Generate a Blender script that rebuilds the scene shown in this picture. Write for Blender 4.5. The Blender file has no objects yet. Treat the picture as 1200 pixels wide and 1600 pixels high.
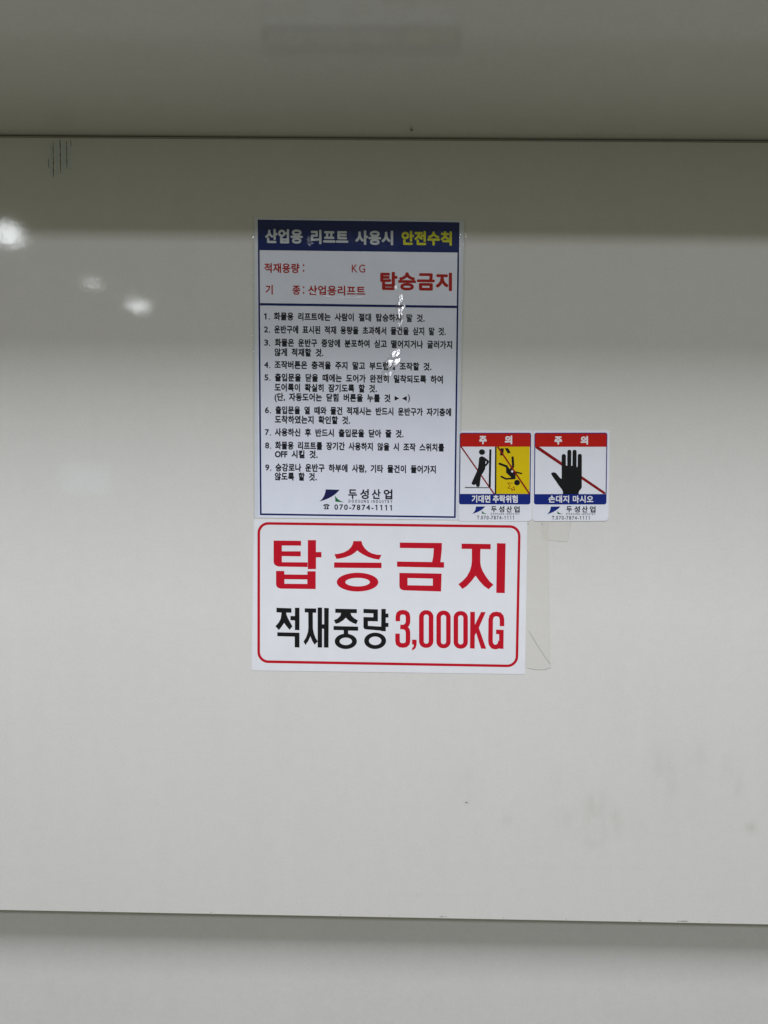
import bpy, math, random
from mathutils import Matrix, Vector
from mathutils.geometry import tessellate_polygon
random.seed(7)
S = bpy.context.scene
COL = S.collection
R = math.radians

# ------------------------------------------------------------------ camera
F = 1203.0                      # focal length in photo pixels (1200 wide)
D = 0.938                       # camera to wall, metres
CZ = 1.45                       # camera height above the lift floor
CAM_ROT = Matrix.Rotation(R(0.68), 3, 'Z') @ Matrix.Rotation(R(90 - 2.0), 3, 'X') @ Matrix.Rotation(R(0.70), 3, 'Z')
cam = bpy.data.cameras.new('camera')
cam.sensor_fit = 'HORIZONTAL'
cam.sensor_width = 36.0
cam.lens = 36.0 * F / 1200.0
cam.clip_start = 0.01
cam.clip_end = 100.0
cam_o = bpy.data.objects.new('camera', cam)
COL.objects.link(cam_o)
m4 = CAM_ROT.to_4x4()
m4.translation = (0, -D, CZ)
cam_o.matrix_world = m4
S.camera = cam_o

# ------------------------------------------------------------------ world + lamps
w = bpy.data.worlds.new('World')
S.world = w
w.use_nodes = True
bg = w.node_tree.nodes['Background']
bg.inputs['Color'].default_value = (1.0, 1.0, 0.76, 1)
bg.inputs['Strength'].default_value = 0.156

def area_lamp(name, loc, sx, sy, power, col=(0.962, 0.962, 1.045), rot=(0, 0, 0)):
    l = bpy.data.lights.new(name, 'AREA')
    l.shape = 'RECTANGLE'
    l.size = sx
    l.size_y = sy
    l.energy = power
    l.color = col
    o = bpy.data.objects.new(name, l)
    o.location = loc
    o.rotation_euler = rot
    COL.objects.link(o)
    return o

def point_lamp(name, loc, rad, power, col=(0.93, 0.97, 1.0)):
    l = bpy.data.lights.new(name, 'POINT')
    l.shadow_soft_size = rad
    l.energy = power
    l.color = col
    o = bpy.data.objects.new(name, l)
    o.location = loc
    COL.objects.link(o)
    return o

LZ = CZ + 2.1                                         # ceiling height of the lamps
area_lamp('ceiling_panel_lamp', (-0.08, -1.74, LZ), 0.55, 1.1, 88)
area_lamp('ceiling_tube_lamp', (0.25, -4.16, LZ), 1.2, 0.5, 98)
point_lamp('high_bay_lamp', (-2.98, -5.0, LZ - 0.21), 0.085, 5.5)
point_lamp('high_bay_lamp', (-2.76, -6.1, LZ - 0.30), 0.035, 0.75)
point_lamp('high_bay_lamp', (-2.60, -6.85, LZ - 0.33), 0.045, 2.8)
area_lamp('window_light', (-1.98, -4.0, CZ + 0.02), 0.30, 0.2, 0.17, (0.42, 0.88, 0.95), (R(90), 0, R(-20)))

S.view_settings.view_transform = 'Standard'
S.view_settings.look = 'None'
S.view_settings.exposure = 0.0
S.view_settings.gamma = 1.0
S.view_settings.use_curve_mapping = False

# ------------------------------------------------------------------ helpers
def W(px, py, h=0.0):
    """photo pixel -> point on the wall plane (y=0), lifted h metres towards the viewer"""
    v = CAM_ROT @ Vector(((px - 600) / F, (800 - py) / F, -1.0))
    t = D / v.y
    return Vector((v.x * t, -h, CZ + v.z * t))

def mat(name, col, rough=0.4, spec=0.5, coat=0.0, bump=None, coat_rough=0.08):
    m = bpy.data.materials.new(name)
    m.use_nodes = True
    nt = m.node_tree
    b = nt.nodes['Principled BSDF']
    b.inputs['Base Color'].default_value = (*col, 1)
    b.inputs['Roughness'].default_value = rough
    b.inputs['Specular IOR Level'].default_value = spec
    b.inputs['Coat Weight'].default_value = coat
    b.inputs['Coat Roughness'].default_value = coat_rough
    # faint print / paint unevenness
    tc = nt.nodes.new('ShaderNodeTexCoord')
    n = nt.nodes.new('ShaderNodeTexNoise')
    n.inputs['Scale'].default_value = 38
    n.inputs['Detail'].default_value = 6
    nt.links.new(tc.outputs['Object'], n.inputs['Vector'])
    mx = nt.nodes.new('ShaderNodeMix')
    mx.data_type = 'RGBA'
    mx.inputs[6].default_value = (*[c * 0.94 for c in col], 1)
    mx.inputs[7].default_value = (*[min(1, c * 1.05) for c in col], 1)
    nt.links.new(n.outputs['Fac'], mx.inputs[0])
    nt.links.new(mx.outputs[2], b.inputs['Base Color'])
    if bump:
        sc, dist, stretch = bump
        mp = nt.nodes.new('ShaderNodeMapping')
        mp.inputs['Scale'].default_value = stretch
        nt.links.new(tc.outputs['Object'], mp.inputs['Vector'])
        n2 = nt.nodes.new('ShaderNodeTexNoise')
        n2.inputs['Scale'].default_value = sc
        n2.inputs['Detail'].default_value = 3
        nt.links.new(mp.outputs['Vector'], n2.inputs['Vector'])
        bp = nt.nodes.new('ShaderNodeBump')
        bp.inputs['Distance'].default_value = dist
        bp.inputs['Strength'].default_value = 1.0
        nt.links.new(n2.outputs['Fac'], bp.inputs['Height'])
        nt.links.new(bp.outputs['Normal'], b.inputs['Normal'])
        nt.links.new(bp.outputs['Normal'], b.inputs['Coat Normal'])
    return m

def wall_paint(name, col, rough, marks=()):
    """gloss-painted sheet steel: orange peel, faint mottling and hand smudges at given places (x, z, rx, rz, amount)"""
    m = bpy.data.materials.new(name)
    m.use_nodes = True
    nt = m.node_tree
    N, L = nt.nodes, nt.links
    b = N['Principled BSDF']
    tc = N.new('ShaderNodeTexCoord')
    geo = N.new('ShaderNodeNewGeometry')
    n1 = N.new('ShaderNodeTexNoise'); n1.inputs['Scale'].default_value = 3.0; n1.inputs['Detail'].default_value = 8
    L.new(geo.outputs['Position'], n1.inputs['Vector'])
    mx = N.new('ShaderNodeMix'); mx.data_type = 'RGBA'
    mx.inputs[6].default_value = (*[c * f for c, f in zip(col, (0.965, 0.965, 0.955))], 1)
    mx.inputs[7].default_value = (*[c * f for c, f in zip(col, (1.03, 1.03, 1.035))], 1)
    L.new(n1.outputs['Fac'], mx.inputs[0])
    colour = mx.outputs[2]
    for scl, st, amt in ((330, (1, 1, 1), 0.030), (9, (3.0, 1, 0.35), 0.012), (70, (1, 1, 1), 0.016)):
        mg = N.new('ShaderNodeMapping'); mg.inputs['Scale'].default_value = st
        L.new(geo.outputs['Position'], mg.inputs[0])
        ng = N.new('ShaderNodeTexNoise'); ng.inputs['Scale'].default_value = scl; ng.inputs['Detail'].default_value = 4
        L.new(mg.outputs[0], ng.inputs['Vector'])
        rg = N.new('ShaderNodeMapRange')
        rg.inputs['From Min'].default_value = 0.25; rg.inputs['From Max'].default_value = 0.75
        rg.inputs['To Min'].default_value = 1 - amt; rg.inputs['To Max'].default_value = 1 + amt
        L.new(ng.outputs['Fac'], rg.inputs['Value'])
        vm = N.new('ShaderNodeVectorMath'); vm.operation = 'SCALE'
        L.new(colour, vm.inputs[0]); L.new(rg.outputs[0], vm.inputs['Scale'])
        colour = vm.outputs[0]
    # smudges
    nz = N.new('ShaderNodeTexNoise'); nz.inputs['Scale'].default_value = 45; nz.inputs['Detail'].default_value = 5
    mz = N.new('ShaderNodeMapping'); mz.inputs['Scale'].default_value = (1.5, 1, 0.5)
    L.new(geo.outputs['Position'], mz.inputs[0]); L.new(mz.outputs[0], nz.inputs['Vector'])
    sep = N.new('ShaderNodeSeparateXYZ'); L.new(geo.outputs['Position'], sep.inputs[0])
    def M(op, a, c):
        k = N.new('ShaderNodeMath'); k.operation = op
        for i, v in enumerate((a, c)):
            if isinstance(v, (int, float)): k.inputs[i].default_value = v
            elif v is not None: L.new(v, k.inputs[i])
        return k.outputs[0]
    total = None
    for (x, z, rx, rz, amt) in marks:
        dx = M('DIVIDE', M('SUBTRACT', sep.outputs[0], x), rx)
        dz = M('DIVIDE', M('SUBTRACT', sep.outputs[2], z), rz)
        q = M('ADD', M('MULTIPLY', dx, dx), M('MULTIPLY', dz, dz))
        g = M('MULTIPLY', M('EXPONENT', M('MULTIPLY', q, -1.0), None), amt)
        total = g if total is None else M('ADD', total, g)
    if total is not None:
        fac = M('MULTIPLY', total, M('MULTIPLY', M('SUBTRACT', nz.outputs['Fac'], 0.30), 2.6))
        fac = M('MINIMUM', M('MAXIMUM', fac, 0.0), 0.8)
        mm = N.new('ShaderNodeMix'); mm.data_type = 'RGBA'
        L.new(fac, mm.inputs[0]); L.new(colour, mm.inputs[6])
        mm.inputs[7].default_value = (col[0] * 0.62, col[1] * 0.60, col[2] * 0.56, 1)
        colour = mm.outputs[2]
    L.new(colour, b.inputs['Base Color'])
    b.inputs['Specular IOR Level'].default_value = 0.5
    nr = N.new('ShaderNodeTexNoise'); nr.inputs['Scale'].default_value = 14; nr.inputs['Detail'].default_value = 5
    L.new(geo.outputs['Position'], nr.inputs['Vector'])
    mr = N.new('ShaderNodeMapRange')
    mr.inputs['To Min'].default_value = rough * 0.8
    mr.inputs['To Max'].default_value = rough * 1.25
    L.new(nr.outputs['Fac'], mr.inputs['Value'])
    L.new(mr.outputs[0], b.inputs['Roughness'])
    mp = N.new('ShaderNodeMapping'); mp.inputs['Scale'].default_value = (1.0, 1.0, 0.45)
    mp.inputs['Rotation'].default_value = (0, R(24), 0)
    L.new(geo.outputs['Position'], mp.inputs['Vector'])
    n2 = N.new('ShaderNodeTexNoise'); n2.inputs['Scale'].default_value = 360; n2.inputs['Detail'].default_value = 2
    L.new(mp.outputs[0], n2.inputs['Vector'])
    bp = N.new('ShaderNodeBump'); bp.inputs['Distance'].default_value = 0.000030
    L.new(n2.outputs['Fac'], bp.inputs['Height'])
    L.new(bp.outputs[0], b.inputs['Normal'])
    return m

def link_mesh(name, verts, faces, m, parent=None, origin=None, smooth=False):
    o0 = Vector(origin) if origin is not None else (parent['_o'] if parent and '_o' in parent else Vector((0, 0, 0)))
    o0 = Vector(o0)
    me = bpy.data.meshes.new(name)
    me.from_pydata([Vector(v) - o0 for v in verts], [], faces)
    me.materials.append(m)
    if smooth:
        for p in me.polygons: p.use_smooth = True
    me.update()
    o = bpy.data.objects.new(name, me)
    COL.objects.link(o)
    if parent is not None:
        o.parent = parent
    else:
        o.location = o0
    return o

ORIG = {}
def thing(name, label, cat, loc, group=None):
    o = bpy.data.objects.new(name, None)
    o.empty_display_size = 0.02
    o.location = loc
    COL.objects.link(o)
    o['label'] = label
    o['category'] = cat
    if group: o['group'] = group
    ORIG[o.name] = Vector(loc)
    return o

def struct(o, label, cat):
    o['kind'] = 'structure'
    o['label'] = label
    o['category'] = cat
    return o

class Ink:
    """flat printed shapes, traced in photo pixels and laid on the wall plane at height h"""
    def __init__(self): self.v, self.f = [], []
    def tri(self, pts, tris, h):
        n = len(self.v)
        self.v += [W(x, y, h) for x, y in pts]
        for t in tris:
            a, b, c = [pts[i] for i in t]
            ar = (b[0] - a[0]) * (c[1] - a[1]) - (b[1] - a[1]) * (c[0] - a[0])
            if abs(ar) < 1e-9: continue
            t = tuple(n + i for i in t)
            self.f.append(t if ar < 0 else t[::-1])
    def poly(self, pts, h, *holes):
        loops = [pts] + list(holes)
        flat = [p for l in loops for p in l]
        tris = tessellate_polygon([[Vector((x, y, 0)) for x, y in l] for l in loops])
        self.tri(flat, tris, h)
        return self
    def build(self, name, m, parent):
        return link_mesh(name, self.v, self.f, m, parent, ORIG[parent.name] if parent.name in ORIG else None)

def part_of(o, parent):            # sub-part origins follow the thing's origin
    ORIG[o.name] = ORIG[parent.name]
    return o

def build_ink(ink, name, m, parent):
    o = ink.build(name, m, parent)
    return part_of(o, parent)

def stroke(path, wd, closed=False, cap=0.0):
    """polygon outline of a polyline of constant width (mitred)"""
    n = len(path)
    P = [Vector(p) for p in path]
    L, Rr = [], []
    for i in range(n):
        if i == 0: d0 = d1 = (P[1] - P[0]).normalized()
        elif i == n - 1: d0 = d1 = (P[-1] - P[-2]).normalized()
        else:
            d0 = (P[i] - P[i - 1]).normalized(); d1 = (P[i + 1] - P[i]).normalized()
        t = (d0 + d1).normalized()
        nn = Vector((-t.y, t.x))
        k = wd / 2 / max(0.45, nn.dot(Vector((-d0.y, d0.x))))
        c = P[i].copy()
        if i == 0: c -= d0 * cap
        if i == n - 1: c += d1 * cap
        L.append(tuple(c + nn * k)); Rr.append(tuple(c - nn * k))
    return L + Rr[::-1]

def ell(cx, cy, rx, ry, n=40, rot=0):
    out = []
    for i in range(n):
        a = 2 * math.pi * i / n
        x, y = rx * math.cos(a), ry * math.sin(a)
        out.append((cx + x * math.cos(rot) - y * math.sin(rot), cy + x * math.sin(rot) + y * math.cos(rot)))
    return out

def rquad(q, r, n=7):
    """rounded quad from 4 corners (px); r scalar or 4 radii"""
    rr = r if isinstance(r, (list, tuple)) else (r,) * 4
    out = []
    for i in range(4):
        p, a, b = Vector(q[i]), Vector(q[i - 1]), Vector(q[(i + 1) % 4])
        if rr[i] <= 0: out.append(tuple(p)); continue
        u = (a - p).normalized() * rr[i]; v = (b - p).normalized() * rr[i]
        for k in range(n + 1):
            t = math.pi / 2 * k / n
            out.append(tuple(p + u * (1 - math.sin(t)) + v * (1 - math.cos(t))))
    return out

def inset(q, d):
    """inset a quad TL,TR,BR,BL by d pixels"""
    (a, b, c, e) = q
    return [(a[0] + d, a[1] + d), (b[0] - d, b[1] + d), (c[0] - d, c[1] - d), (e[0] + d, e[1] - d)]

def inset2(q, l, t, r_, b_):
    (a, b, c, e) = q
    return [(a[0] + l, a[1] + t), (b[0] - r_, b[1] + t), (c[0] - r_, c[1] - b_), (e[0] + l, e[1] - b_)]

def lerp2(a, b, t): return (a[0] + (b[0] - a[0]) * t, a[1] + (b[1] - a[1]) * t)
def sc(pts, ox, oy, k): return [(ox + x / k, oy + y / k) for x, y in pts]

def slab(name, outline, h0, h1, m, parent, ch=0.00006):
    """a thin sheet with real thickness and a softened rim"""
    n = len(outline)
    cx = sum(p[0] for p in outline) / n; cy = sum(p[1] for p in outline) / n
    def shrink(p, d=0.18):
        dx, dy = p[0] - cx, p[1] - cy
        l = math.hypot(dx, dy) or 1
        return (p[0] - dx / l * d, p[1] - dy / l * d)
    v = [W(x, y, h0) for x, y in outline] + [W(x, y, h1 - ch) for x, y in outline] + [W(*shrink(p), h1) for p in outline]
    f = []
    for k in (0, n):
        for i in range(n):
            j = (i + 1) % n
            f.append((k + i, k + j, k + n + j, k + n + i))
    tris = tessellate_polygon([[Vector((x, y, 0)) for x, y in outline]])
    for t in tris:
        a, b, c = [outline[i] for i in t]
        ar = (b[0] - a[0]) * (c[1] - a[1]) - (b[1] - a[1]) * (c[0] - a[0])
        t = tuple(2 * n + i for i in t)
        f.append(t if ar < 0 else t[::-1])
    o = link_mesh(name, v, f, m, parent, ORIG[parent.name])
    return part_of(o, parent)

# ---- lettering: glyph outlines come from Blender's built-in typeface
GL = {}
def glyph(ch):
    if ch in GL: return GL[ch]
    if ch == '1':                  # a flagged figure one
        GL[ch] = ([(0.30, 0.0), (0.39, 0.0), (0.39, 0.70), (0.32, 0.70), (0.16, 0.60), (0.16, 0.52), (0.30, 0.585)], [(0, 1, 2, 3, 6), (6, 3, 4, 5)])
        return GL[ch]
    c = bpy.data.curves.new('glyph', 'FONT')
    c.body = ch
    c.size = 1
    c.resolution_u = 3
    o = bpy.data.objects.new('glyph', c)
    COL.objects.link(o)
    me = bpy.data.meshes.new_from_object(o.evaluated_get(bpy.context.evaluated_depsgraph_get()))
    vs = [(v.co.x, v.co.y) for v in me.vertices]
    fs = [tuple(p.vertices) for p in me.polygons]
    bpy.data.objects.remove(o); bpy.data.curves.remove(c); bpy.data.meshes.remove(me)
    GL[ch] = (vs, fs)
    return GL[ch]

SLOPE = 0.0130
def is_h(ch): return 0xAC00 <= ord(ch) <= 0xD7A3
def text(ink, s, x0, x1, y0, y1, h, bold=0.02, space=0.55, slope=SLOPE, mode='h', latin=None):
    """lay the string so that its ink runs x0..x1; y0..y1 = top and bottom of the ink at x0 (px)"""
    pen = 0.0
    items = []
    for ch in s:
        if ch == ' ': pen += space; continue
        vs, fs = glyph(ch)
        if not vs: continue
        mn = min(v[0] for v in vs); mxx = max(v[0] for v in vs)
        if is_h(ch):
            items.append((vs, fs, pen + 0.0, ch)); pen += 0.945
        elif ch.isdigit():
            items.append((vs, fs, pen, ch)); pen += 0.50 + (latin if latin is not None else 0.10)
        else:
            items.append((vs, fs, pen - mn + 0.05, ch)); pen += (mxx - mn) + (latin if latin is not None else 0.10)
    a = min(min(v[0] for v in vs) + p for vs, fs, p, c in items) - bold
    b = max(max(v[0] for v in vs) + p for vs, fs, p, c in items) + bold
    if mode == 'h': lo, hi = -0.07 - bold, 0.83 + bold
    else:
        lo = min(min(v[1] for v in vs) for vs, fs, p, c in items) - bold; hi = bold + max(max(v[1] for v in vs) for vs, fs, p, c in items)
    kx = (x1 - x0) / (b - a)
    ky = (y1 - y0) / (hi - lo)
    for vs, fs, p, c in items:
        # heavier weights: the same outline laid again a hair to each side, each a little higher
        offs = [(0, 0)] if bold <= 0 else [(bold * math.cos(t * math.pi / 4), bold * math.sin(t * math.pi / 4)) for t in range(8)]
        for lay, (ox, oy) in enumerate(offs):
            n = len(ink.v)
            for x, y in vs:
                X = x0 + (x + ox + p - a) * kx
                Y = y1 - (y + oy - lo) * ky + (X - x0) * slope
                ink.v.append(W(X, Y, h + lay * 2.5e-6))
            for q in fs: ink.f.append(tuple(n + i for i in q))
    return ink

# ------------------------------------------------------------------ setting: lift wall, soffit, lower wall
PAINT = (0.70, 0.70, 0.675)
ZS = W(600, 215.5).z            # underside of the lintel where it meets the wall
ZB = W(600, 1433.5).z           # lower edge of the raised panel

def mark(px, py, rx, ry, a):
    p = W(px, py)
    return (p.x, p.z, rx * 0.00085, ry * 0.00095, a * 1.0)
smudges = [mark(1060, 1230, 60, 50, .07), mark(930, 1285, 60, 35, .08), mark(1030, 1200, 16, 22, .22), mark(1048, 1215, 8, 26, .22), mark(1092, 1190, 9, 22, .25), mark(1135, 1205, 8, 20, .22), mark(1155, 1225, 7, 24, .20),
           mark(1172, 1294, 11, 8, .42), mark(930, 1262, 18, 20, .24), mark(958, 1285, 13, 18, .26), mark(880, 1278, 12, 14, .16), mark(792, 1282, 10, 9, .22),
           mark(735, 1225, 18, 22, .16), mark(870, 1220, 9, 22, .14), mark(728, 1254, 4, 3, .5), mark(925, 1318, 14, 7, .16), mark(1003, 1293, 6, 5, .16),
           mark(92, 250, 22, 42, .16), mark(270, 600, 160, 6, .05), mark(850, 1355, 150, 3, .06), mark(660, 1398, 60, 3, .08)]
paint_panel = wall_paint('gloss_cream_paint', PAINT, 0.048, smudges)
paint_soffit = wall_paint('gloss_cream_paint_lintel', PAINT, 0.07, [(0.06, 0, .004, 9, 0.0)])
paint_low = wall_paint('gloss_cream_paint_lower', (0.665, 0.67, 0.655), 0.16, [])

def box(name, lo, hi, m, bevel=0.0, parent=None):
    (x0, y0, z0), (x1, y1, z1) = lo, hi
    v = [(x0, y0, z0), (x1, y0, z0), (x1, y1, z0), (x0, y1, z0), (x0, y0, z1), (x1, y0, z1), (x1, y1, z1), (x0, y1, z1)]
    f = [(0, 3, 2, 1), (4, 5, 6, 7), (0, 1, 5, 4), (1, 2, 6, 5), (2, 3, 7, 6), (3, 0, 4, 7)]
    o = link_mesh(name, v, f, m, parent, ((x0 + x1) / 2, (y0 + y1) / 2, z0))
    if bevel:
        b = o.modifiers.new('edge', 'BEVEL'); b.width = bevel; b.segments = 3; b.limit_method = 'ANGLE'
    return o

STEP = 0.053
wall_panel = struct(box('wall_panel', (-1.6, 0, ZB), (1.6, STEP, ZS - 0.0026), paint_panel, 0.0006),
                    'glossy cream painted steel wall panel carrying the safety stickers', 'wall')
lower_wall = struct(box('lower_wall', (-1.6, STEP, 0.0), (1.6, STEP + 0.06, ZS + 0.4), paint_low),
                    'recessed cream wall below the shadowed lower edge of the panel', 'wall')
sealant = mat('dark_joint_sealant', (0.40, 0.40, 0.36), 0.6)
js = box('joint_sealant', (-1.6, 0.0022, ZS - 0.0031), (1.6, 0.02, ZS + 0.0002), sealant)
js.location = js.location - wall_panel.location
js.parent = wall_panel
# lintel: its underside rises very slightly towards the viewer
SO = 0.31
zt = ZS + SO * math.tan(R(3.0))
v = []
for x in (-1.6, 1.6):
    v += [(x, STEP - 0.004, ZS), (x, -SO, zt), (x, -SO, ZS + 0.7), (x, STEP - 0.004, ZS + 0.7)]
f = [(0, 1, 2, 3)[::-1], (4, 5, 6, 7), (0, 4, 5, 1)[::-1], (1, 5, 6, 2)[::-1], (2, 6, 7, 3)[::-1], (3, 7, 4, 0)[::-1]]
f = [(3, 2, 1, 0), (4, 5, 6, 7), (0, 1, 5, 4), (1, 2, 6, 5), (2, 3, 7, 6), (3, 0, 4, 7)]
paint_soffit.node_tree.nodes['Principled BSDF'].inputs['Specular IOR Level'].default_value = 0.75
soffit = link_mesh('soffit', v, f, paint_soffit, None, (0, -SO / 2, ZS))
bv = soffit.modifiers.new('edge', 'BEVEL'); bv.width = 0.002; bv.segments = 3; bv.limit_method = 'ANGLE'
struct(soffit, 'shaded cream painted lintel overhanging the top of the wall panel', 'lintel')

# ------------------------------------------------------------------ printing and sheet materials
BUMP = (60, 0.00006, (1, 1, 0.5))
FILMB = (26, 0.0009, (1.6, 1, 0.7))
vinyl_cool = mat('cool_white_vinyl', (0.775, 0.815, 0.925), 0.10, 0.5, 0.0, FILMB)
vinyl_white = mat('white_vinyl', (0.80, 0.83, 0.87), 0.20, 0.5, 0.0, BUMP)
vinyl_small = mat('small_sticker_vinyl', (0.78, 0.81, 0.88), 0.20, 0.5, 0.0, BUMP)
navy = mat('navy_ink', (0.006, 0.018, 0.120), 0.07, 0.5, 0.0, FILMB)
blue = mat('royal_blue_ink', (0.007, 0.022, 0.20), 0.17, 0.4)
red_dull = mat('dull_red_ink', (0.40, 0.018, 0.015), 0.08, 0.4)
red = mat('crimson_ink', (0.53, 0.006, 0.022), 0.20, 0.4)
red_band = mat('red_band_ink', (0.50, 0.010, 0.008), 0.17, 0.4)
dark_red = mat('dark_red_ink', (0.25, 0.006, 0.010), 0.17, 0.4)
black = mat('black_ink', (0.008, 0.009, 0.011), 0.20, 0.4)
soft_black = mat('soft_black_ink', (0.012, 0.014, 0.022), 0.18, 0.4)
white_ink = mat('white_ink', (0.78, 0.80, 0.84), 0.2)
silver_ink = mat('pale_grey_title_ink', (0.58, 0.62, 0.66), 0.08)
yellow_ink = mat('yellow_title_ink', (0.62, 0.63, 0.02), 0.08)
yellow = mat('yellow_panel_ink', (0.72, 0.54, 0.004), 0.17)
green = mat('green_logo_ink', (0.010, 0.15, 0.040), 0.2)
logo_navy = mat('logo_navy_ink', (0.010, 0.012, 0.085), 0.18)
grey_ink = mat('grey_line_ink', (0.11, 0.12, 0.13), 0.2)

def film_mat(name, tint, gloss_rough, fine=None, fac=0.08):
    m = bpy.data.materials.new(name)
    m.use_nodes = True
    nt = m.node_tree; N = nt.nodes; L = nt.links
    N.remove(N['Principled BSDF'])
    out = N['Material Output']
    tr = N.new('ShaderNodeBsdfTransparent'); tr.inputs['Color'].default_value = (*tint, 1)
    gl = N.new('ShaderNodeBsdfGlossy'); gl.inputs['Roughness'].default_value = gloss_rough
    lw = N.new('ShaderNodeLayerWeight'); lw.inputs['Blend'].default_value = 0.5
    fr = N.new('ShaderNodeMath'); fr.operation = 'POWER'; fr.inputs[1].default_value = 5.0
    L.new(lw.outputs['Facing'], fr.inputs[0])
    mx = N.new('ShaderNodeMixShader')
    k = N.new('ShaderNodeMath'); k.operation = 'ADD'; k.inputs[1].default_value = fac; k.use_clamp = True
    L.new(fr.outputs[0], k.inputs[0]); L.new(k.outputs[0], mx.inputs[0])
    L.new(tr.outputs[0], mx.inputs[1]); L.new(gl.outputs[0], mx.inputs[2])
    L.new(mx.outputs[0], out.inputs['Surface'])
    if fine:
        geo = N.new('ShaderNodeNewGeometry')
        mp = N.new('ShaderNodeMapping'); mp.inputs['Scale'].default_value = fine[2]
        mp.inputs['Rotation'].default_value = (0, R(fine[3]), 0)
        L.new(geo.outputs['Position'], mp.inputs[0])
        n = N.new('ShaderNodeTexNoise'); n.inputs['Scale'].default_value = fine[0]; n.inputs['Detail'].default_value = 4
        L.new(mp.outputs[0], n.inputs['Vector'])
        bp = N.new('ShaderNodeBump'); bp.inputs['Distance'].default_value = fine[1]
        L.new(n.outputs['Fac'], bp.inputs['Height']); L.new(bp.outputs[0], gl.inputs['Normal'])
    return m
film = film_mat('clear_laminate', (0.975, 0.98, 0.97), 0.06, (120, 0.00072, (1.8, 1, 0.5), 4))
crease_film = film_mat('creased_laminate', (1.0, 1.0, 1.0), 0.20, (200, 0.00006, (3.2, 1, 0.18), 6), 0.17)
soft_film = film_mat('rippled_laminate', (1.0, 1.0, 1.0), 0.24, (160, 0.00006, (1.4, 1, 0.8), 6), 0.05)
tape_film = film_mat('aged_clear_tape', (0.997, 0.994, 0.984), 0.2, (60, 0.0001, (1, 1, 1), 0), 0.032)

H1 = 0.00042      # top of the rules sheet
HI = H1 + 0.00005 # first ink layer on it
HJ = H1 + 0.00010

# ------------------------------------------------------------------ 1. rules sticker
rules = thing('safety_sticker', 'tall white sticker of numbered rules under a navy title band', 'sticker', W(557, 812.5, 0))
sheet_q = [(398, 340.2), (725, 344.2), (715.5, 812.3), (398, 809)]
sheet = slab('sheet', rquad(sheet_q, 1.5, 3), 0.00004, H1, vinyl_cool, rules)
frame_q = [(402.7, 343.3), (718, 347.5), (712, 809.3), (406.2, 804.8)]
band_q = [(402.7, 343.3), (718, 347.5), (717.2, 394.8), (403.2, 391.0)]
fr = Ink()
fr.poly(frame_q, HI, inset(frame_q, 2.7))
fr.poly([(406.5, 473.6), (713.6, 477.8), (713.5, 481.6), (406.5, 477.4)], HJ)
build_ink(fr, 'border', navy, rules)
bd = build_ink(Ink().poly(band_q, HJ), 'title_band', navy, rules)
HT = HJ + 0.00005
tt = Ink()
for s, x0, x1, y0 in (('산업용', 414.3, 473.2, 357.6), ('리프트', 485.8, 544.3, 358.8), ('사용시', 555, 614.3, 359.9)):
    text(tt, s, x0, x1, y0, y0 + 22.6, HT, 0.045)
build_ink(tt, 'title_lettering', silver_ink, bd)
ty = Ink(); text(ty, '안전수칙', 627.3, 706, 360.6, 383, HT, 0.045)
o = build_ink(ty, 'title_lettering', yellow_ink, bd); o['label'] = 'yellow part of the title lettering'

lb = Ink()
text(lb, '적재용량', 413, 468, 411, 426.3, HI, 0.030)
text(lb, '기', 414.8, 426.3, 445, 460, HI, 0.030)
text(lb, '종', 457, 469.2, 445.6, 460.6, HI, 0.030)
text(lb, '산업용리프트', 481.5, 570.8, 445.8, 461.2, HI, 0.030)
for x, y in ((474.4, 414.6), (474.4, 423.4), (474.4, 449), (474.4, 457.8)): lb.poly(ell(x, y, 1.3, 1.6, 12), HI)
build_ink(lb, 'load_lettering', red_dull, rules)
text(k := Ink(), 'KG', 549.7, 570.6, 413.2, 426, HI, 0.008, mode='b', latin=0.16)
build_ink(k, 'load_lettering', red_dull, rules)
bw = Ink(); text(bw, '탑승금지', 594, 706.3, 424.6, 453.4, HI, 0.042)
o = build_ink(bw, 'warning_lettering', red_dull, rules)

LINES = [('1', '화물용 리프트에는 사람이 절대 탑승하지 말 것.', 412.4, 428, 663.5, 488),
         ('2', '운반구에 표시된 적재 용량을 초과해서 물건을 싣지 말 것.', 412.6, 428.6, 696.5, 508.4),
         ('3', '화물은 운반구 중앙에 분포하여 싣고 떨어지거나 굴러가지', 412.8, 429.5, 706.4, 529),
         ('', '않게 적재할 것.', 0, 429, 505.4, 544),
         ('4', '조작버튼은 충격을 주지 말고 부드럽게 조작할 것.', 413, 429, 674, 563.6),
         ('5', '출입문을 닫을 때에는 도어가 완전히 밀착되도록 하여', 413.2, 429.5, 692, 583.4),
         ('', '도어록이 확실히 잠기도록 할 것.', 0, 429, 589, 599),
         ('', '(단, 자동도어는 닫힘 버튼을 누를 것', 0, 429, 610, 613.8),
         ('6', '출입문을 열 때와 물건 적재시는 반드시 운반구가 자기층에', 414, 430.4, 705, 634.4),
         ('', '도착하였는지 확인할 것.', 0, 429.5, 547, 649),
         ('7', '사용하신 후 반드시 출입문을 닫아 줄 것.', 414, 429.5, 630.5, 669),
         ('8', '화물용 리프트를 장기간 사용하지 않을 시 조작 스위치를', 414.3, 430, 694, 689.6),
         ('', 'OFF 시킬 것.', 0, 429.5, 496.4, 703),
         ('9', '승강로나 운반구 하부에 사람, 기타 물건이 들어가지', 414.5, 430.4, 681, 724),
         ('', '않도록 할 것.', 0, 429.5, 495, 738)]
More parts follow.
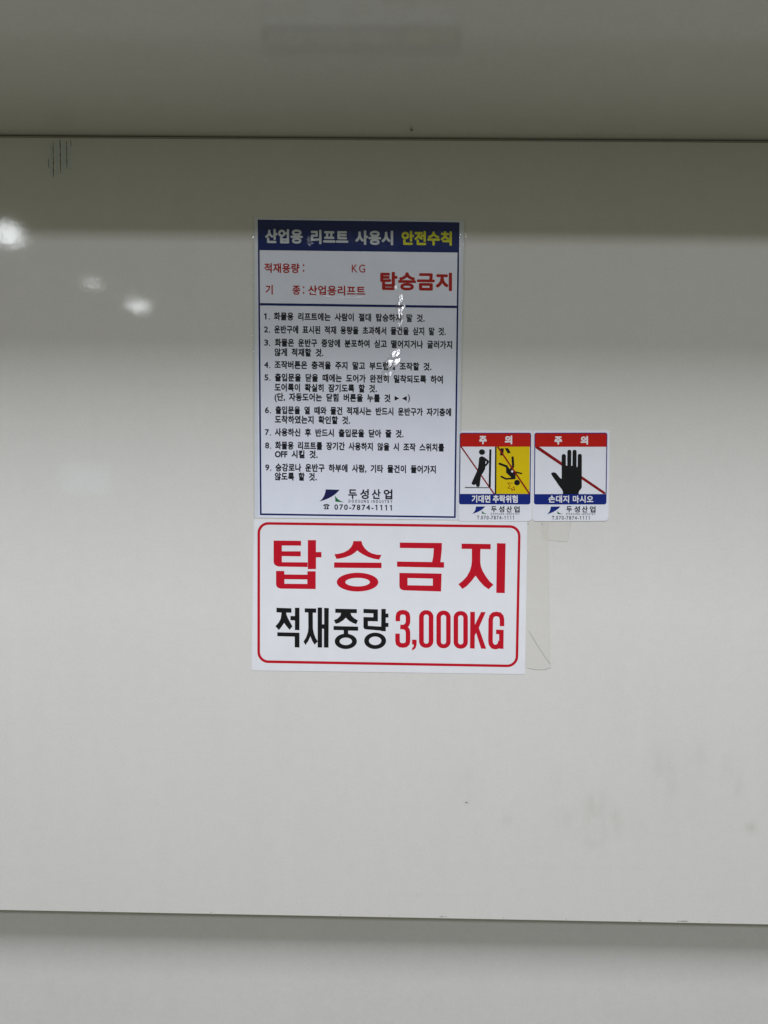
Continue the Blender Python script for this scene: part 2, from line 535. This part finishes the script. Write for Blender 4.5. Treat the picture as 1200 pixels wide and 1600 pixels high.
for num, s, xn, x0, x1, y in LINES:
    ik = Ink()
    yt, yb = y - 0.2, y + 12.6
    if num:
        text(ik, num, xn, xn + (4.2 if num == '1' else 6.4), y + 1.6, y + 11.2, HI, 0.03, mode='b')
        ik.poly(ell(xn + 8.6, y + 10.6, 0.9, 1.0, 10), HI)
        ik.poly([(xn + 8.7, y + 10.6), (xn + 9.5, y + 10.6), (xn + 8.2, y + 13.0)], HI)
    text(ik, s, x0, x1, yt, yb, HI, 0.042, 0.55)
    if s.startswith('(단'):
        yy = y + 6.3 + 185 * SLOPE
        ik.poly([(616.5, yy - 3.8), (616.5, yy + 3.8), (624, yy)], HI)
        ik.poly([(635.5, yy - 3.6), (635.5, yy + 4), (628, yy + 0.2)], HI)
        text(ik, ')', 637, 640.6, yy - 6.4, yy + 6.8, HI, 0.012, mode='b')
    build_ink(ik, 'rule_lettering', soft_black, rules)

def curve_pts(p0, c, p1, n=14):
    return [((1 - t) ** 2 * p0[0] + 2 * t * (1 - t) * c[0] + t * t * p1[0], (1 - t) ** 2 * p0[1] + 2 * t * (1 - t) * c[1] + t * t * p1[1]) for t in [i / n for i in range(n + 1)]]

def logo(parent, h, swoosh, g, nm, nx0, nx1, ny0, ny1, ex0, ex1, ey0, ey1, navy_m):
    a, b, c = swoosh            # top-left, top-right, tip
    sw = [a] + curve_pts(b, (b[0] - 9 * (b[0] - a[0]) / 20, c[1] - (c[1] - b[1]) * .30), c) + curve_pts(c, (a[0] - (a[0] - c[0]) * .10, a[1] + (c[1] - a[1]) * .66), a)[1:-1]
    lg = build_ink(Ink().poly(sw, h), 'logo', navy_m, parent)
    t, bl, r = g
    gr = [t, bl] + curve_pts(r, (bl[0] + (r[0] - bl[0]) * .28, bl[1] - (bl[1] - t[1]) * .12), t)[:-1]
    build_ink(Ink().poly(gr, h), 'logo_wedge', green, lg)
    ik = Ink()
    for i, ch in enumerate(nm):
        wd = (nx1 - nx0) / (len(nm) + (len(nm) - 1) * 0.34)
        x = nx0 + i * wd * 1.34
        text(ik, ch, x, x + wd, ny0 + (x - nx0) * SLOPE, ny1 + (x - nx0) * SLOPE, h, 0.032)
    build_ink(ik, 'name_lettering', soft_black, parent)
    text(ie := Ink(), 'DOOSUNG INDUSTRY', ex0, ex1, ey0, ey1, h, 0.028, 0.55, mode='b', latin=0.42)
    build_ink(ie, 'name_lettering', soft_black, parent)

logo(rules, HI, ((508.9, 764.6), (530.6, 765.2), (499, 783.6)), ((523.5, 774.2), (524, 783.8), (538.5, 784.8)), '두성산업',
     544.2, 613.2, 763.6, 779.4, 544.6, 613, 780.6, 785.3, logo_navy)
ph = Ink(); text(ph, '070-7874-1111', 522.5, 612.3, 787.8, 796.6, HI, 0.026, mode='b', latin=0.14)
# telephone symbol
ph.poly(sc([(187, 268), (192, 252), (215, 245), (240, 245), (260, 253), (263, 268), (246, 270), (244, 262), (208, 262), (205, 270)], 480, 755, 7.5), HI)
ph.poly(sc([(212, 266), (219, 266), (219, 274), (232, 274), (232, 266), (240, 266), (255, 305), (196, 305)], 480, 755, 7.5), HI, sc(ell(225, 288, 9, 8, 12), 480, 755, 7.5))
build_ink(ph, 'phone_lettering', soft_black, rules)

# clear laminate standing proud round the sheet, loose and wavy at its rim
def film_strip(pts_out, pts_in, seed, m=None):
    v, f = [], []
    rnd = random.Random(seed)
    n = 40
    def along(pl, t):
        k = t * (len(pl) - 1); i = min(int(k), len(pl) - 2)
        return lerp2(pl[i], pl[i + 1], k - i)
    ph1, ph2 = rnd.random() * 6, rnd.random() * 6
    for i in range(n + 1):
        t = i / n
        for j in range(5):
            s = j / 4
            p = lerp2(along(pts_in, t), along(pts_out, t), s)
            lift = 0.00062 + 0.00035 * s * (1 + math.sin(t * 31 + ph1) * .6 + math.sin(t * 73 + ph2 + s * 3) * .5)
            if s == 1: lift -= 0.0002
            v.append(W(p[0], p[1], lift))
    for i in range(n):
        for j in range(4):
            f.append((i * 5 + j, i * 5 + j + 1, (i + 1) * 5 + j + 1, (i + 1) * 5 + j))
    return v, f
fv, ff = [], []
for i, (a, b) in enumerate((([(394, 338.3), (394.6, 580), (396, 811)], [(402, 343), (403, 580), (404.5, 806)]),
                            ([(394, 338.3), (728.8, 342)], [(402, 343), (719, 347)]),
                            ([(728.8, 342), (724, 560), (717.8, 811.5)], [(719, 347), (716, 560), (712.5, 808)]))):
    v_, f_ = film_strip(a, b, i)
    n_ = len(fv); fv += v_; ff += [tuple(n_ + q for q in t) for t in f_]
o = link_mesh('laminate_rim', fv, ff, film, rules, ORIG[rules.name], True); part_of(o, rules)

# puckers in the laminate that catch the lamps
def pucker(path, wd, amp, teeth, seed, m=None):
    rnd = random.Random(seed)
    v, f = [], []
    n, mth = 60, 12
    ph_ = [rnd.random() * 6 for _ in range(4)]
    for i in range(n + 1):
        t = i / n
        k = t * (len(path) - 1); q = min(int(k), len(path) - 2)
        c = lerp2(path[q], path[q + 1], k - q)
        wloc = wd * (0.25 + 0.75 * math.sin(math.pi * t) ** .7) * (1 + .25 * math.sin(t * 17 + ph_[0]))
        for j in range(mth + 1):
            s = j / mth * 2 - 1
            env = min(1, (1 - s * s) * 2.2) * min(1, 3.5 * math.sin(math.pi * t))
            tooth = (t * teeth + .25 * s + .1 * math.sin(s * 9 + ph_[1])) % 1.0
            hh = H1 + 0.00018 + amp * env * min(tooth, (1 - tooth) * 6)
            v.append(W(c[0] + s * wloc + 0.6 * math.sin(t * 23 + ph_[2]), c[1] + 1.2 * math.sin(s * 3 + ph_[3]), hh))
    for i in range(n):
        for j in range(mth):
            a = i * (mth + 1) + j
            f.append((a, a + mth + 1, a + mth + 2, a + 1))
    o = link_mesh('laminate_crease', v, f, m or crease_film, rules, ORIG[rules.name], True)
    return part_of(o, rules)
pucker([(626, 461), (625, 485), (625, 514)], 6.5, 0.0011, 2.6, 1)
pucker([(620, 546), (614, 565), (601, 592)], 11.0, 0.0017, 2.6, 2)
pucker([(619, 446), (618, 453)], 4.0, 0.00035, 1.5, 3)
pucker([(483, 370), (484, 385)], 5.0, 0.0003, 1.5, 4, soft_film)
pucker([(478, 455), (520, 466), (565, 464)], 9.0, 0.0002, 1.5, 5, soft_film)

# ------------------------------------------------------------------ 2. big red sign
HS = 0.00030
HSI = HS + 0.00005
sign = thing('load_limit_sticker', 'wide white sticker with red rounded border and large red and black lettering', 'sticker', W(608, 1051, 0))
sheet2_q = [(397, 811.5), (824, 815.2), (820.2, 1053.5), (393.3, 1047.6)]
slab('sheet', rquad(sheet2_q, 2.0, 3), 0.00004, HS, vinyl_white, sign)
q = [(402.4, 815.6), (813.6, 820.8), (809.4, 1042.6), (402.2, 1035.6)]
ik = Ink(); ik.poly(rquad(q, 17, 10), HSI, rquad(inset(q, 4.1), 13, 10)); build_ink(ik, 'border', red, sign)

def letters(name, groups, m, parent, h, lab=None):
    ik = Ink()
    for k, (ox, oy, z, polys) in enumerate(groups):
        for j, p in enumerate(polys):
            if isinstance(p[0][0], (list, tuple)): ik.poly(sc(p[0], ox, oy, z), h + j * 2e-6, *[sc(q_, ox, oy, z) for q_ in p[1:]])
            else: ik.poly(sc(p, ox, oy, z), h + j * 2e-6)
    return build_ink(ik, name, m, parent)
A = (420, 835, 6.0); B = (610, 835, 6.0); C = (420, 940, 6.0); E = (610, 940, 6.0)
tap = [[(45, 57), (303, 60), (303, 105), (123, 104), (123, 158), (300, 158), (300, 206), (123, 203), (123, 260), (364, 262), (364, 306), (90, 301), (68, 293), (52, 280), (45, 258)],
       [(366, 53), (443, 53), (443, 165), (494, 165), (494, 215), (443, 215), (443, 325), (366, 325)],
       ([(68, 342), (145, 342), (147, 375), (362, 377), (362, 345), (440, 345), (440, 512), (112, 508), (90, 502), (75, 490), (68, 470)], [(147, 420), (147, 462), (361, 464), (361, 422)])]
seung = [[(793, 62), (868, 62), (878, 95), (900, 130), (930, 158), (965, 177), (1010, 189), (1057, 192), (1035, 236), (985, 228), (930, 211), (880, 186), (852, 168), (830, 150), (808, 170), (770, 195), (715, 215), (670, 225), (635, 230), (615, 186), (660, 180), (705, 168), (745, 146), (772, 118), (786, 92)],
         [(612, 262), (1057, 265), (1057, 316), (612, 312)],
         (ell(832, 447, 195, 88, 56), ell(833, 447, 115, 40, 48))]
geum = [[(88, 76), (483, 80), (482, 140), (469, 262), (390, 262), (402, 200), (406, 131), (88, 127)],
        [(62, 254), (503, 260), (503, 312), (62, 303)],
        ([(84, 360), (480, 367), (475, 535), (125, 524), (105, 518), (90, 506), (84, 485)], [(161, 409), (161, 476), (397, 480), (397, 414)])]
ji = [[(667, 86), (940, 90), (940, 139), (845, 137), (843, 190), (843, 265), (850, 305), (866, 345), (895, 393), (930, 440), (966, 472), (921, 514), (880, 486), (835, 438), (798, 387), (760, 437), (715, 485), (675, 511), (637, 467), (680, 433), (717, 392), (745, 340), (758, 295), (763, 250), (763, 136), (667, 135)],
      [(998, 82), (1080, 84), (1072, 550), (992, 548)]]
o = letters('warning_lettering', [(*A, tap), (*A, seung), (*B, geum), (*B, ji)], red, sign, HSI)
jeok = [[(72, 57), (213, 62), (213, 104), (164, 103), (166, 120), (180, 155), (200, 192), (222, 232), (195, 264), (170, 235), (144, 200), (118, 238), (95, 266), (62, 230), (92, 197), (112, 160), (120, 103), (72, 100)],
        [(245, 57), (288, 57), (288, 268), (245, 266), (245, 176), (203, 174), (203, 134), (245, 135)],
        [(80, 287), (288, 291), (288, 430), (243, 428), (243, 328), (80, 324)]]
jae = [[(337, 62), (445, 64), (445, 104), (413, 104), (414, 250), (424, 300), (440, 342), (460, 372), (430, 404), (408, 370), (390, 325), (370, 370), (345, 406), (325, 375), (350, 335), (367, 285), (371, 240), (370, 102), (337, 100)],
       [(458, 55), (500, 55), (500, 212), (519, 212), (519, 58), (563, 60), (560, 431), (517, 430), (517, 255), (500, 253), (500, 430), (458, 430)]]
jung = [[(623, 66), (826, 70), (826, 108), (768, 107), (775, 130), (800, 155), (836, 176), (820, 211), (785, 198), (750, 178), (722, 150), (698, 175), (660, 199), (628, 208), (610, 174), (645, 158), (670, 133), (677, 106), (623, 104)],
        [(607, 228), (838, 234), (838, 273), (745, 271), (745, 312), (702, 312), (702, 268), (607, 266)],
        (ell(722, 372, 104, 72, 48), ell(722, 372, 58, 35, 40))]
ryang = [[(887, 68), (1023, 72), (1023, 185), (930, 183), (930, 226), (1056, 234), (1056, 272), (910, 260), (893, 253), (887, 238), (887, 144), (980, 146), (980, 110), (887, 107)],
         [(1055, 68), (1097, 68), (1097, 112), (1122, 112), (1122, 149), (1097, 149), (1097, 199), (1122, 199), (1122, 237), (1097, 237), (1097, 278), (1053, 276)],
         (ell(997, 367, 103, 77, 48), ell(997, 367, 58, 40, 40))]
o = letters('load_lettering', [(*C, jeok), (*C, jae), (*C, jung), (*C, ryang)], black, sign, HSI)
def zero(x0, x1, y0, y1, hx0, hx1, hy0, hy1):
    def rr(a, b, c, d, r, k):
        return rquad([(a, c), (b, c), (b, d), (a, d)], r, 10)
    return (rr(x0, x1, y0, y1, (x1 - x0) * .47, 0), rr(hx0, hx1, hy0, hy1, (hx1 - hx0) * .48, 0))
three = [stroke([(70, 184), (70, 140), (76, 116), (92, 103), (117, 99), (143, 104), (159, 118), (165, 142), (165, 192), (157, 215), (138, 232), (124, 238)], 43),
         stroke([(92, 237), (124, 238), (146, 247), (160, 266), (165, 290), (165, 370), (159, 393), (143, 407), (117, 411), (91, 407), (73, 393), (67, 370), (67, 299)], 43)]
comma = [[(203, 355), (246, 357), (246, 402), (236, 435), (205, 460), (203, 435), (216, 424), (219, 402), (203, 402)]]
kk = [[(748, 95), (792, 96), (792, 216), (850, 97), (893, 98), (829, 245), (898, 442), (850, 440), (803, 292), (791, 318), (790, 440), (746, 438)]]
gg = [stroke([(1046, 230), (1046, 168), (1040, 140), (1022, 121), (993, 115), (965, 121), (947, 140), (940, 168), (938, 370), (943, 398), (960, 420), (985, 426), (1008, 420), (1024, 400), (1033, 370)], 43),
      [(990, 262), (1062, 264), (1060, 443), (1022, 441), (1020, 410), (1018, 305), (990, 304)]]
o = letters('load_lettering', [(*E, three), (*E, comma), (*E, [zero(268, 403, 80, 433, 313, 359, 120, 394)]), (*E, [zero(431, 565, 84, 437, 474, 522, 124, 398)]),
            (*E, [zero(592, 726, 88, 441, 635, 683, 128, 401)]), (*E, kk), (*E, gg)], red, sign, HSI)
o['label'] = 'red figures of the load limit'

# ------------------------------------------------------------------ 3. two caution stickers
HC = 0.00062
C1, C2, C3, C4 = [HC + 0.00005 * i for i in (1, 2, 3, 4)]
def caution(label, sheet_q, frame_q, band_y, foot_y, kx):
    t = thing('caution_sticker', label, 'sticker', W((sheet_q[2][0] + sheet_q[3][0]) / 2, sheet_q[2][1], 0), 'small square caution stickers')
    slab('sheet', rquad(sheet_q, (3, 3, 6, 6), 6), 0.00005, HC, vinyl_small, t)
    Lf, Rt = lambda y: lerp2(frame_q[0], frame_q[3], (y - frame_q[0][1]) / (frame_q[3][1] - frame_q[0][1])), lambda y: lerp2(frame_q[1], frame_q[2], (y - frame_q[1][1]) / (frame_q[2][1] - frame_q[1][1]))
    fr = Ink(); fr.poly(rquad(frame_q, 3.6), C1, rquad(inset(frame_q, 1.5), 2.6)); build_ink(fr, 'border', blue, t)
    a = [Lf(677.4), Rt(677.4), Rt(band_y), Lf(band_y)]
    a = inset2(a, 1.2, 0, 1.2, 0)
    b1 = build_ink(Ink().poly(rquad(a, (2.6, 2.6, 0, 0)), C2), 'heading_band', red_band, t)
    b = [Lf(foot_y), Rt(foot_y), frame_q[2], frame_q[3]]
    b = inset2(b, 0.15, 0, 0.15, 0.1)
    b2 = build_ink(Ink().poly(rquad(b, (0, 0, 3.5, 3.5)), C2), 'foot_band', blue, t)
    return t, b1, b2

s1, hb, fb = caution('small caution sticker with leaning figure and yellow falling figure panel',
                     [(716.6, 673.6), (832.4, 672.8), (830.6, 814.6), (715.4, 814.8)],
                     [(718.1, 676.2), (829.8, 676.2), (828.6, 788.2), (717.0, 788.0)], 697.9, 771.7, 0)
Q = (710, 665, 9.23)
def P(pts): return sc(pts, *Q)
for ch, xa, xb in (('주', 748.6, 760.4), ('의', 788.6, 800.2)):
    build_ink(text(Ink(), ch, xa, xb, 680.4, 694.1, C3, 0.055, slope=0.004), 'heading_lettering', white_ink, hb)
ik = Ink(); text(ik, '기대면', 737, 766, 773.4, 785.2, C3, 0.035, slope=0.006); text(ik, '추락위험', 770, 808.7, 773.4, 785.4, C3, 0.035, slope=0.006)
build_ink(ik, 'foot_lettering', white_ink, fb)
yp = build_ink(Ink().poly(P([(606, 303), (1086, 303), (1080, 985), (602, 985)]), C1 + 2e-5), 'yellow_panel', yellow, s1)
build_ink(Ink().poly(P([(585, 303), (607, 303), (603, 985), (580, 985)]), C2), 'divider', black, s1)
# leaning figure
build_ink(Ink().poly(P(stroke([(93, 300), (572, 985)], 20)), C2), 'prohibition_stroke', dark_red, s1)
g = Ink()
g.poly(P(ell(397, 382, 44, 40, 28)), C3)
g.poly(P([(352, 500), (354, 472), (366, 452), (385, 444), (405, 445), (430, 457), (462, 480), (490, 500), (499, 522), (490, 545), (470, 572), (446, 590), (440, 630), (420, 668), (385, 718), (372, 800), (365, 868), (350, 884), (325, 882), (311, 868), (311, 845), (296, 850), (283, 858), (258, 850), (246, 836), (252, 815), (290, 730), (325, 655), (341, 600), (348, 550)]), C3,
       P([(449, 507), (466, 520), (456, 545), (444, 556)]))
build_ink(g, 'leaning_figure', black, s1)
ld = Ink(); ld.poly(P([(502, 343), (534, 343), (523, 890), (492, 890)]), C3); build_ink(ld, 'door_bar', black, s1)
ld = Ink(); ld.poly(P([(150, 884), (497, 889), (497, 902), (150, 900)]), C2 + 1e-5); build_ink(ld, 'floor_line', grey_ink, s1)
# falling figure
g = Ink()
g.poly(P([(662, 328), (712, 328), (704, 432), (657, 432)]), C2)
g.poly(P([(724, 325), (774, 325), (812, 394), (768, 402)]), C2)
def limb(ik, path, wd, h):
    ik.poly(P(stroke(path, wd)), h)
    for e in (path[0], path[-1]): ik.poly(P(ell(e[0], e[1], wd / 2, wd / 2, 18)), h + 3e-6)
limb(g, [(838, 460), (846, 570), (842, 596), (806, 640)], 34, C2)
limb(g, [(650, 550), (755, 590), (768, 650)], 32, C2 + 6e-6)
limb(g, [(860, 665), (966, 691)], 22, C2 + 12e-6)
limb(g, [(674, 735), (742, 768), (850, 762)], 25, C2 + 18e-6)
g.poly(P([(742, 610), (780, 600), (800, 640), (840, 640), (880, 700), (882, 772), (808, 774), (815, 745), (745, 680)]), C2 + 24e-6)
g.poly(P(ell(902, 822, 42, 40, 28)), C2)
build_ink(g, 'falling_figure', black, s1)
build_ink(Ink().poly(P([(815, 655), (835, 640), (850, 660), (838, 678), (822, 675)]), C3), 'figure_highlight', white_ink, s1)
g = Ink()
zz = [(838, 832), (765, 825), (803, 868), (768, 902), (824, 906), (828, 940), (842, 916), (866, 936), (858, 884), (838, 892)]
for i in range(len(zz) - 1): g.poly(P(stroke([zz[i], zz[i + 1]], 8, cap=3)), C2 + i * 2e-6)
build_ink(g, 'impact_mark', dark_red, s1)
build_ink(Ink().poly(P(stroke([(622, 303), (1082, 985)], 22)), C3 + 3e-5), 'prohibition_stroke', dark_red, s1)
logo(s1, C1, ((743.6, 791.3), (758.2, 791.3), (737.6, 802.8)), ((752.6, 797.6), (753.0, 802.6), (761.9, 803.2)), '두성산업', 767.2, 811.8, 790.2, 800.3, 766.8, 811.7, 801.2, 804.0, blue)
ik = Ink(); text(ik, 'T.070-7874-1111', 745, 802.7, 805.6, 811.6, C1, 0.014, mode='b', latin=0.15, slope=0.004); build_ink(ik, 'phone_lettering', soft_black, s1)

s2, hb, fb = caution('small caution sticker with a big black hand on white',
                     [(833.2, 673.0), (952.6, 672.6), (950.4, 814.0), (831.6, 814.6)],
                     [(834.9, 676.2), (948.9, 676.0), (947.3, 788.2), (834.0, 788.2)], 698.1, 772.0, 0)
Q = (830, 665, 9.23)
for ch, xa, xb in (('주', 866, 878.2), ('의', 906.8, 918.6)):
    build_ink(text(Ink(), ch, xa, xb, 681.1, 694.6, C3, 0.055, slope=0.004), 'heading_lettering', white_ink, hb)
ik = Ink(); text(ik, '손대지', 856.8, 889, 773.8, 785.3, C3, 0.03, slope=0.006); text(ik, '마시오', 894.8, 926.8, 774, 785.5, C3, 0.03, slope=0.006)
build_ink(ik, 'foot_lettering', white_ink, fb)
build_ink(Ink().poly(P([(60, 305), (112, 305), (1066, 960), (1066, 986), (1040, 986), (60, 325)]), C2), 'prohibition_stroke', dark_red, s2)
def tip(x0, x1, y, n=8):
    r = (x1 - x0) / 2; c = (x0 + x1) / 2
    return [(c - r * math.cos(math.pi * i / n), y + r - r * math.sin(math.pi * i / n)) for i in range(n + 1)]
hand = tip(437, 499, 410) + [(498, 575), (508, 582), (518, 575)] + tip(519, 577, 348) + [(575, 575), (583, 582), (592, 575)] + tip(594, 653, 348) + [(652, 590), (660, 600), (668, 590)] + tip(669, 729, 407) + \
       [(728, 600), (728, 885), (718, 912), (692, 938), (684, 960), (683, 988), (455, 988), (456, 955), (442, 922), (400, 868), (350, 795), (308, 735), (284, 694), (290, 682), (316, 672), (345, 678), (372, 702), (405, 745), (426, 764), (437, 765)]
build_ink(Ink().poly(P(hand), C3), 'hand_pictogram', black, s2)
logo(s2, C1, ((860.4, 791.5), (875.4, 791.3), (854.6, 803.4)), ((870.6, 798.2), (871.0, 803.1), (880.0, 803.4)), '두성산업', 884.6, 930.3, 790.2, 800.4, 884.6, 930.2, 801.3, 804.2, blue)
ik = Ink(); text(ik, 'T.070-7874-1111', 862, 921, 806.0, 811.9, C1, 0.014, mode='b', latin=0.15, slope=0.004); build_ink(ik, 'phone_lettering', soft_black, s2)

# ------------------------------------------------------------------ old clear tape beside the red sign
def tape(label, quad, h, nx=6, ny=30, curl=0.0, crease=None):
    loc = W((quad[2][0] + quad[3][0]) / 2, quad[2][1], 0)
    v, f = [], []
    rnd = random.Random(len(label))
    for i in range(ny + 1):
        t = i / ny
        a, b = lerp2(quad[0], quad[3], t), lerp2(quad[1], quad[2], t)
        for j in range(nx + 1):
            s = j / nx
            p = lerp2(a, b, s)
            z = h + 0.00003 * math.sin(t * 19 + s * 4)
            if crease:
                z += crease * max(0, 1 - abs((t - 0.76) - 0.22 * s) / 0.03) * (0.3 + s)
            z += curl * max(0, t - 0.9) * 10 * s
            v.append(W(p[0], p[1], z))
    for i in range(ny):
        for j in range(nx):
            k = i * (nx + 1) + j
            f.append((k, k + nx + 1, k + nx + 2, k + 1))
    o = link_mesh('clear_tape', v, f, tape_film, None, loc, True)
    o['label'] = label; o['category'] = 'tape'
    return o
tape_dark = mat('dark_tape_line', (0.55, 0.545, 0.51), 0.6)  # darker tone for the lines tracing the tape's edges and fold
faint = mat('faint_tape_line', (0.63, 0.625, 0.59), 0.6)
def tape_line(o, pts, wd, m, h):
    ik = Ink(); ik.poly(stroke(pts, wd), h)
    return link_mesh('edge_fold_line', ik.v, ik.f, m, o, o.location)
t1 = tape('long clear tape strip along the right edge of the red bordered sticker', [(816, 816), (857, 816), (859.5, 1044), (814, 1044)], 0.00014, 8, 70, 0.0002, 0.00025)
t2 = tape('short clear tape piece showing below the black hand sticker', [(846, 806), (893.5, 806), (886.5, 846.5), (846, 844)], 0.00023, 6, 16)
tape_line(t1, [(857, 846), (857.6, 920), (858.5, 990), (859.6, 1036)], 0.7, faint, 0.00019)
tape_line(t1, [(826, 985), (838, 1005), (850, 1024), (860, 1037)], 0.8, tape_dark, 0.0005)  # the fold, drawn as a darker line along the crease
tape_line(t1, [(824, 1043.5), (840, 1046), (852, 1045.5), (861, 1042.5)], 0.7, tape_dark, 0.00045)
tape_line(t2, [(892.4, 815), (889.6, 831), (886.6, 846.3)], 0.8, tape_dark, 0.00028)
tape_line(t2, [(858, 843.8), (872, 845.4), (886.6, 846.3)], 0.7, faint, 0.00028)

# ------------------------------------------------------------------ marks on the wall itself
scr = mat('blue_black_scratch', (0.05, 0.085, 0.115), 0.6)
scr_soft = mat('pale_blue_rub', (0.55, 0.63, 0.66), 0.3)
grime = mat('grime', (0.17, 0.17, 0.15), 0.7)
def wobbly(x0, y0, x1, y1, w0, w1, seed, n=22, j=0.35):
    rnd = random.Random(seed)
    Lp, Rp = [], []
    for i in range(n + 1):
        t = i / n
        x = x0 + (x1 - x0) * t + rnd.uniform(-j, j) * .6; y = y0 + (y1 - y0) * t
        ww = (w0 + (w1 - w0) * t) * (0.45 + rnd.random() * .8) * min(1, 6 * t + .3, 6 * (1 - t) + .3)
        Lp.append((x - ww / 2, y)); Rp.append((x + ww / 2, y))
    return Lp + Rp[::-1]
def wall_mark(name, polys, m, parent, h=0.00004):
    ik = Ink()
    for i, p in enumerate(polys): ik.poly(p, h + i * 2e-6)
    o = link_mesh(name, ik.v, ik.f, m, None, (0, 0, 0))
    o.parent = parent
    o.matrix_parent_inverse = Matrix.Translation(parent.location).inverted()
    return o
for i, (x0, y0, x1, y1, a, b) in enumerate(((83, 219, 83.6, 277, 1.1, 1.6), (93.8, 217, 95, 272, 1.8, 1.0), (104, 219, 104.6, 265, 1.6, 1.2), (110.6, 219, 111, 229, 1.2, .8), (75.6, 247, 76.4, 263, 1.0, 1.3))):
    wall_mark('scratch', [wobbly(x0, y0, x1, y1, a, b, 40 + i)], scr, wall_panel)
for i, (x0, y0, x1, y1, a) in enumerate(((79.5, 225, 79.8, 276, 3.6), (88.5, 219, 89, 277, 4.5), (99.5, 219, 99.8, 276, 5), (108.5, 221, 108, 272, 3.4))):
    wall_mark('paint_rub', [wobbly(x0, y0, x1, y1, a, a * .8, 60 + i, 12, .8)], scr_soft, wall_panel, 0.00002)
def blob(x, y, rx, ry, seed, n=14):
    rnd = random.Random(seed)
    return [(x + rx * math.cos(2 * math.pi * i / n) * rnd.uniform(.55, 1.15), y + ry * math.sin(2 * math.pi * i / n) * rnd.uniform(.5, 1.15)) for i in range(n)]
def edge_y(x): return 1422 + 22.5 * x / 1200
chips = []
rnd = random.Random(11)
for x, rx in ((1068, 9), (1060, 3), (1000, 2.5), (697, 1.6), (690, 5), (609, 1.2), (787, 1.3), (885, 1), (532, 1), (330, 1.2), (1108, 1.2), (160, 1)):
    chips.append(blob(x, edge_y(x) - 2.6, rx, 0.8, int(x)))
wall_mark('edge_chip', chips, mat('chipped_primer', (0.30, 0.30, 0.27), 0.7), wall_panel)
wall_mark('speck', [blob(729, 1254, 2.2, 1.2, 3), blob(825, 818.8, 1.2, 1, 4), blob(846.5, 819, .9, .9, 5), blob(700, 230, .8, .8, 6)], grime, wall_panel)

# a dark speck on the underside of the lintel
dv = CAM_ROT @ Vector(((643 - 600) / F, (800 - 203) / F, -1.0))
kt = math.tan(R(3.0))
tt_ = (ZS + D * kt - CZ) / (dv.z + dv.y * kt)
pc = Vector((0, -D, CZ)) + dv * tt_
vs = [pc + Vector((0.0021 * math.cos(a) * random.uniform(.6, 1.1), 0.0035 * math.sin(a) * random.uniform(.6, 1.1), -0.00006)) for a in [i * math.pi / 6 for i in range(12)]]
sp = link_mesh('speck', vs, [tuple(range(11, -1, -1))], grime, None, (0, 0, 0))
sp.parent = soffit
sp.matrix_parent_inverse = Matrix.Translation(soffit.location).inverted()
